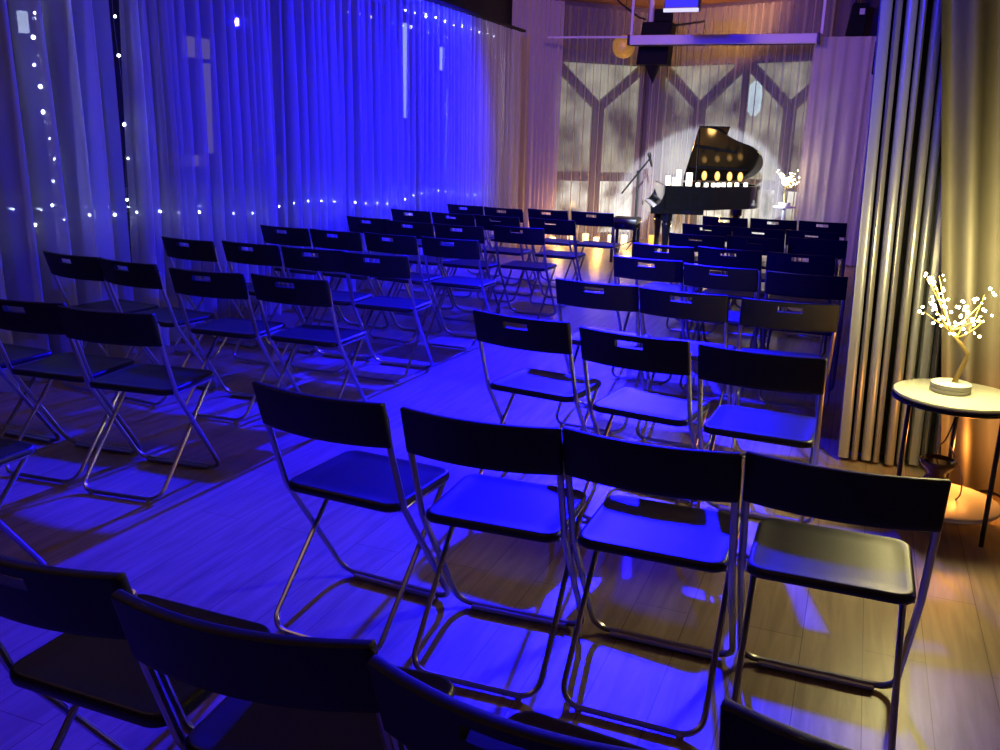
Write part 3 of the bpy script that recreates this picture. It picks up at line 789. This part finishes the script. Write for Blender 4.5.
# ------------------------------------------------------------------ round table, lit tree, pot
TX, TY, TZ = .425, 3.86, .55
tb = thing('side_table', 'small round two-tier side table with glossy pale top before the beige drape', 'table', (TX, TY, 0))
R_ = .232
MB().lathe([(R_-.012, TZ-.020), (R_-.003, TZ-.017), (R_, TZ-.010), (R_-.003, TZ-.003), (R_-.012, TZ)], 48).build('table_top', M['tabletop'], tb, smooth=True)
MB().lathe([(R_-.002, TZ-.034), (R_+.004, TZ-.032), (R_+.004, TZ-.019), (R_-.002, TZ-.0205)], 48).build('rim_band', M['black_metal'], tb, smooth=True)
MB().lathe([(R_-.02, .090), (R_-.012, .093), (R_-.012, .107), (R_-.02, .110)], 40).build('shelf', M['white'], tb, smooth=True)
for a, rr_ in ((-50, R_-.004), (80, .20), (187, .165)):
    c_, s_ = math.cos(math.radians(a)), math.sin(math.radians(a))
    MB().tube([(c_*rr_, s_*rr_, TZ-.022), (c_*rr_, s_*rr_, 0)], .009, 8).build('leg', M['black_metal'], tb, smooth=True)
def led_tree(loc, label, seed=3, rz=0, sc=1.0):
    rnd = random.Random(seed)
    t = thing('light_tree_lamp', label, 'lamp', loc, rz)
    MB().lathe([(.068, 0), (.074, .004), (.074, .016), (.070, .019), (.074, .022), (.074, .036), (.068, .040)], 32).build('base', M['white'], t, smooth=True)
    tr_ = [Vector((.010, 0, .038)), Vector((.020, 0, .075)), Vector((.034, 0, .12)), Vector((.040, -.004, .155)), Vector((.020, -.004, .185)), Vector((-.010, 0, .215)), Vector((-.030, .004, .240))]
    MB().tube(tr_, .01, 8, radii=[.0105, .010, .0095, .009, .008, .0075, .006]).build('trunk', M['wire_gold'], t, smooth=True)
    ends = []
    for i in range(12):
        a = 2*PI*i/12+rnd.uniform(-.2, .2); s = tr_[rnd.choice((4, 5, 6, 6))]
        rad = rnd.uniform(.07, .155); top = rnd.uniform(.32, .45) if i % 3 else rnd.uniform(.24, .32)
        e = Vector((-.028+rad*math.cos(a), rad*.8*math.sin(a), top)); m_ = s.lerp(e, .5)+Vector((rnd.uniform(-.02, .02), rnd.uniform(-.02, .02), -.015+rnd.uniform(0, .03)))
        pts = [s.lerp(m_, k/4)*(1-k/4)+m_.lerp(m_, 0)*(k/4) for k in range(4)]+[m_.lerp(e, k/4) for k in range(5)]
        pts = [((1-k/8)**2)*s+2*(1-k/8)*(k/8)*m_+((k/8)**2)*e for k in range(9)]
        MB().tube(pts, .0025, 5, radii=[.004-.0003*k for k in range(9)]).build('branch', M['wire_gold'], t, smooth=True)
        ends.append((pts, e))
    for pts, e in ends:
        for k in range(7):
            p = pts[3+rnd.randrange(6)] if k < 6 else e
            q = p+Vector((rnd.uniform(-.035, .035), rnd.uniform(-.03, .03), rnd.uniform(-.015, .045)))*(1 if k < 7 else 0)
            MB().sphere((0, 0, 0), rnd.uniform(.0028, .0066), 8, 6).build('led_bulb', M['led_warm'], t, loc=tuple(q))
    return t
led_tree((.400, 3.87, TZ), 'lit wire tree lamp with tiny warm bulbs on the small round table')
pt = thing('aroma_pot', 'brown glazed wide-rimmed pot on the lower shelf of the round table', 'pot', (.395, 3.84, .11))
MB().lathe([(.038, 0), (.050, .006), (.056, .04), (.052, .075), (.036, .10), (.038, .115), (.062, .140), (.070, .158), (.068, .166), (.060, .160), (.034, .13), (.004, .12)], 28).build('body', M['brown_glaze'], pt, smooth=True)
MB().lathe([(.003, .122), (.03, .134), (.052, .156), (.003, .157)], 20).build('oil', M['brown_glaze'], pt, smooth=True)
hk = MB().tube(cr([(.085, .02, .001), (.10, .02, .03), (.095, .01, .10), (.070, .0, .155), (.055, -.005, .19), (.03, -.01, .235)], 5), .0032, 6)
hk.build('wire_handle', M['cord'], pt, smooth=True)
cb2 = tag(MB().tube(cr([(.445, 3.90, .528), (.438, 3.90, .45), (.430, 3.90, .40), (.415, 3.905, .34), (.40, 3.99, .27), (.41, 4.05, .112)], 6), .0035, 6).build('cord', M['black_metal'], smooth=True), 'thin dark cord hanging from under the round table top', 'cable')
p2 = thing('pedestal', 'slim pedestal behind the right chairs carrying a far lit tree lamp', 'pedestal', (-.93, 12.05, 0))
MB().lathe([(.15, 0), (.15, .015), (.02, .03), (.02, .70), (.14, .715), (.14, .735)], 24).build('stand', M['white'], p2, smooth=True)
led_tree((-.93, 12.05, .735), 'far lit wire tree lamp glowing at the edge of the mauve side curtain', 8, 2.1)

# ------------------------------------------------------------------ string lights behind the left curtain
def string(pts, label, bulbs, jit=.012, r=.0095):
    t = thing('string_light', label, 'string lights', (0, 0, 0), 0, 'string lights behind the left curtain')
    MB().tube(pts, .0018, 4).build('wire', M['wire'], t)
    for p in bulbs:
        q = Vector(p)+Vector((random.uniform(-.01, .01), random.uniform(-jit, jit), random.uniform(-jit, jit)-.01))
        MB().sphere((0, 0, 0), r*random.uniform(.7, 1.25), 8, 6).build('bulb', M['led'], t, loc=tuple(q))
SX = -4.52
yz = [(3.0+i*.205, .93-.03*math.sin(i*.55)-.004*i+(.03 if i > 28 else 0)) for i in range(41)]
string([(SX, y, z) for y, z in yz], 'long horizontal string of tiny lights behind the left sheer curtains', [(SX, y, z) for i, (y, z) in enumerate(yz) if i % 9 != 4])
string([(SX, 4.16+.03*math.sin(z*6), z) for z in [.96+.1*k for k in range(19)]], 'string of tiny lights dropping behind the leftmost sheer curtain', [(SX, 4.16+.03*math.sin(z*6), z) for z in [1.0+.135*k for k in range(13)]])
string([(SX, 4.78+.02*math.sin(z*5), z) for z in [.94+.1*k for k in range(19)]], 'sparse string of tiny lights by the gap between the first two sheer curtains', [(SX, 4.78+.02*math.sin(z*5), z) for z in [1.0, 1.27, 1.5, 1.9, 2.15]])
string([(SX, 11.15, z) for z in [.9+.1*k for k in range(18)]], 'dense vertical string of tiny lights near the far left corner', [(SX, 11.15, z) for z in [1.25+.10*k for k in range(13)]], .008, .008)
string([(SX, 8.6+.1*k, 2.69-.015*math.sin(k*.9)) for k in range(28)], 'string of tiny lights along the top of the far sheer curtain', [(SX, 8.7+.16*k+.08*(k % 3), 2.69) for k in range(15)])
# lit windows of the building across the street
for (y, z, w, h, lab) in LITW:
    o = tag(MB().box((-9.32, y, z), (.06, w, h)).build('lit_window', M[lab[0]]), lab[1], 'window')

sl_ = thing('street_lamp', 'cold white street lamp seen through the right bay curtain above the piano lid', 'street lamp', (-1.78, 15.2, 0))
MB().tube([(0, 0, 0), (0, 0, 1.9)], .04, 8).build('pole', M['black_metal'], sl_, smooth=True)
MB().lathe([(.04, 1.9), (.10, 1.98), (.11, 2.2), (.09, 2.36), (.03, 2.42)], 16).build('lantern', M['street_white'], sl_, smooth=True)
struct(MB().box((-2.4, 18.5, 1.5), (9, .2, 6)).build('wall_street', M['wall_dark']))
struct(MB().box((-2.4, 16.5, -.1), (9, 4.2, .1)).build('ground_street', M['wall_dark']))

# ------------------------------------------------------------------ light
def lamp(kind, name, loc, energy, col, size=.05, aim=None, cone=None, blend=.3):
    l = bpy.data.lights.new(name, kind); l.energy = energy; l.color = col
    if kind in ('POINT', 'SPOT'): l.shadow_soft_size = size
    if cone: l.spot_size = math.radians(cone); l.spot_blend = blend
    o = bpy.data.objects.new(name, l); C.objects.link(o); o.location = loc
    if aim: o.rotation_euler = (Vector(aim)-Vector(loc)).to_track_quat('-Z', 'Y').to_euler()
    return o
BLUE = (.004, .0025, 1.0)
lamp('SPOT', 'flood_blue_floor', (-2.07, 8.95, 3.05), 13300, BLUE, .05, (-1.85, 4.2, 0), 43, .8)
lamp('SPOT', 'flood_blue_curtain', (-2.05, 10.15, 2.78), 3300, BLUE, .05, (-4.4, 7.9, 1.0), 114, 1.0)
lamp('SPOT', 'spot_blue_rear', (-2.2, .6, 3.2), 2300, BLUE, .08, (-1.5, 8.0, 1.9), 66, 1.0)
lamp('SPOT', 'spot_stage', (-.4, 3.0, 3.25), 14000, (.76, .88, 1), .03, (-2.2, 13.3, .50), 13.2, .12)
lamp('SPOT', 'wash_mauve', (-2.2, 8.6, 3.25), 160, (1, .48, .72), .15, (-2.4, 13.2, 1.8), 110, .6)  # added mauve fill to tint the bay curtains, no fixture of its own
lamp('SPOT', 'ceiling_uplight', (-1.8, 12.2, 2.85), 120, (1, .5, .14), .1, (-2.1, 13.2, 3.36), 110, .8)
for i, (x, y) in enumerate(((-.9, .2), (-3.3, 2.2))):
    lamp('POINT', 'ceiling_warm_dim', (x, y, 3.2), 7, (1, .6, .55), .15)  # added warm ambient fill, unseen and without a lamp body
lamp('POINT', 'tree_glow', (.39, 3.80, .98), 32, (1, .84, .33), .10)
lamp('POINT', 'pot_glow', (.52, 4.08, .27), 5.5, (1, .34, .055), .03)
lamp('POINT', 'far_tree_glow', (-.95, 12.02, 1.12), 5, (1, .82, .32), .08)
for (x, y, e) in ((-4.0, 12.45, 13), (-3.5, 12.75, 13), (-3.1, 12.9, 10), (-2.75, 13.1, 10)):
    lamp('POINT', 'candle_glow', (x, y, .24), e, (1, .52, .12), .04)
q = pworld(.75, .55, 1.06); lamp('POINT', 'piano_glow', tuple(q), 2.2, (1, .55, .16), .05)
lamp('POINT', 'behind_piano_glow', (-1.9, 12.6, .35), 4, (1, .66, .22), .06)
w = bpy.data.worlds.new('world'); bpy.context.scene.world = w; w.use_nodes = True
w.node_tree.nodes['Background'].inputs['Color'].default_value = (.02, .02, .03, 1); w.node_tree.nodes['Background'].inputs['Strength'].default_value = .3
sc = bpy.context.scene
sc.view_settings.view_transform = 'Standard'; sc.view_settings.look = 'None'; sc.view_settings.exposure = 0; sc.view_settings.gamma = 1
sc.view_settings.use_curve_mapping = False
sc.cycles.transparent_max_bounces = 24; sc.cycles.max_bounces = 8; sc.cycles.sample_clamp_indirect = 4; sc.cycles.use_denoising = True
sc.cycles.caustics_reflective = False; sc.cycles.caustics_refractive = False
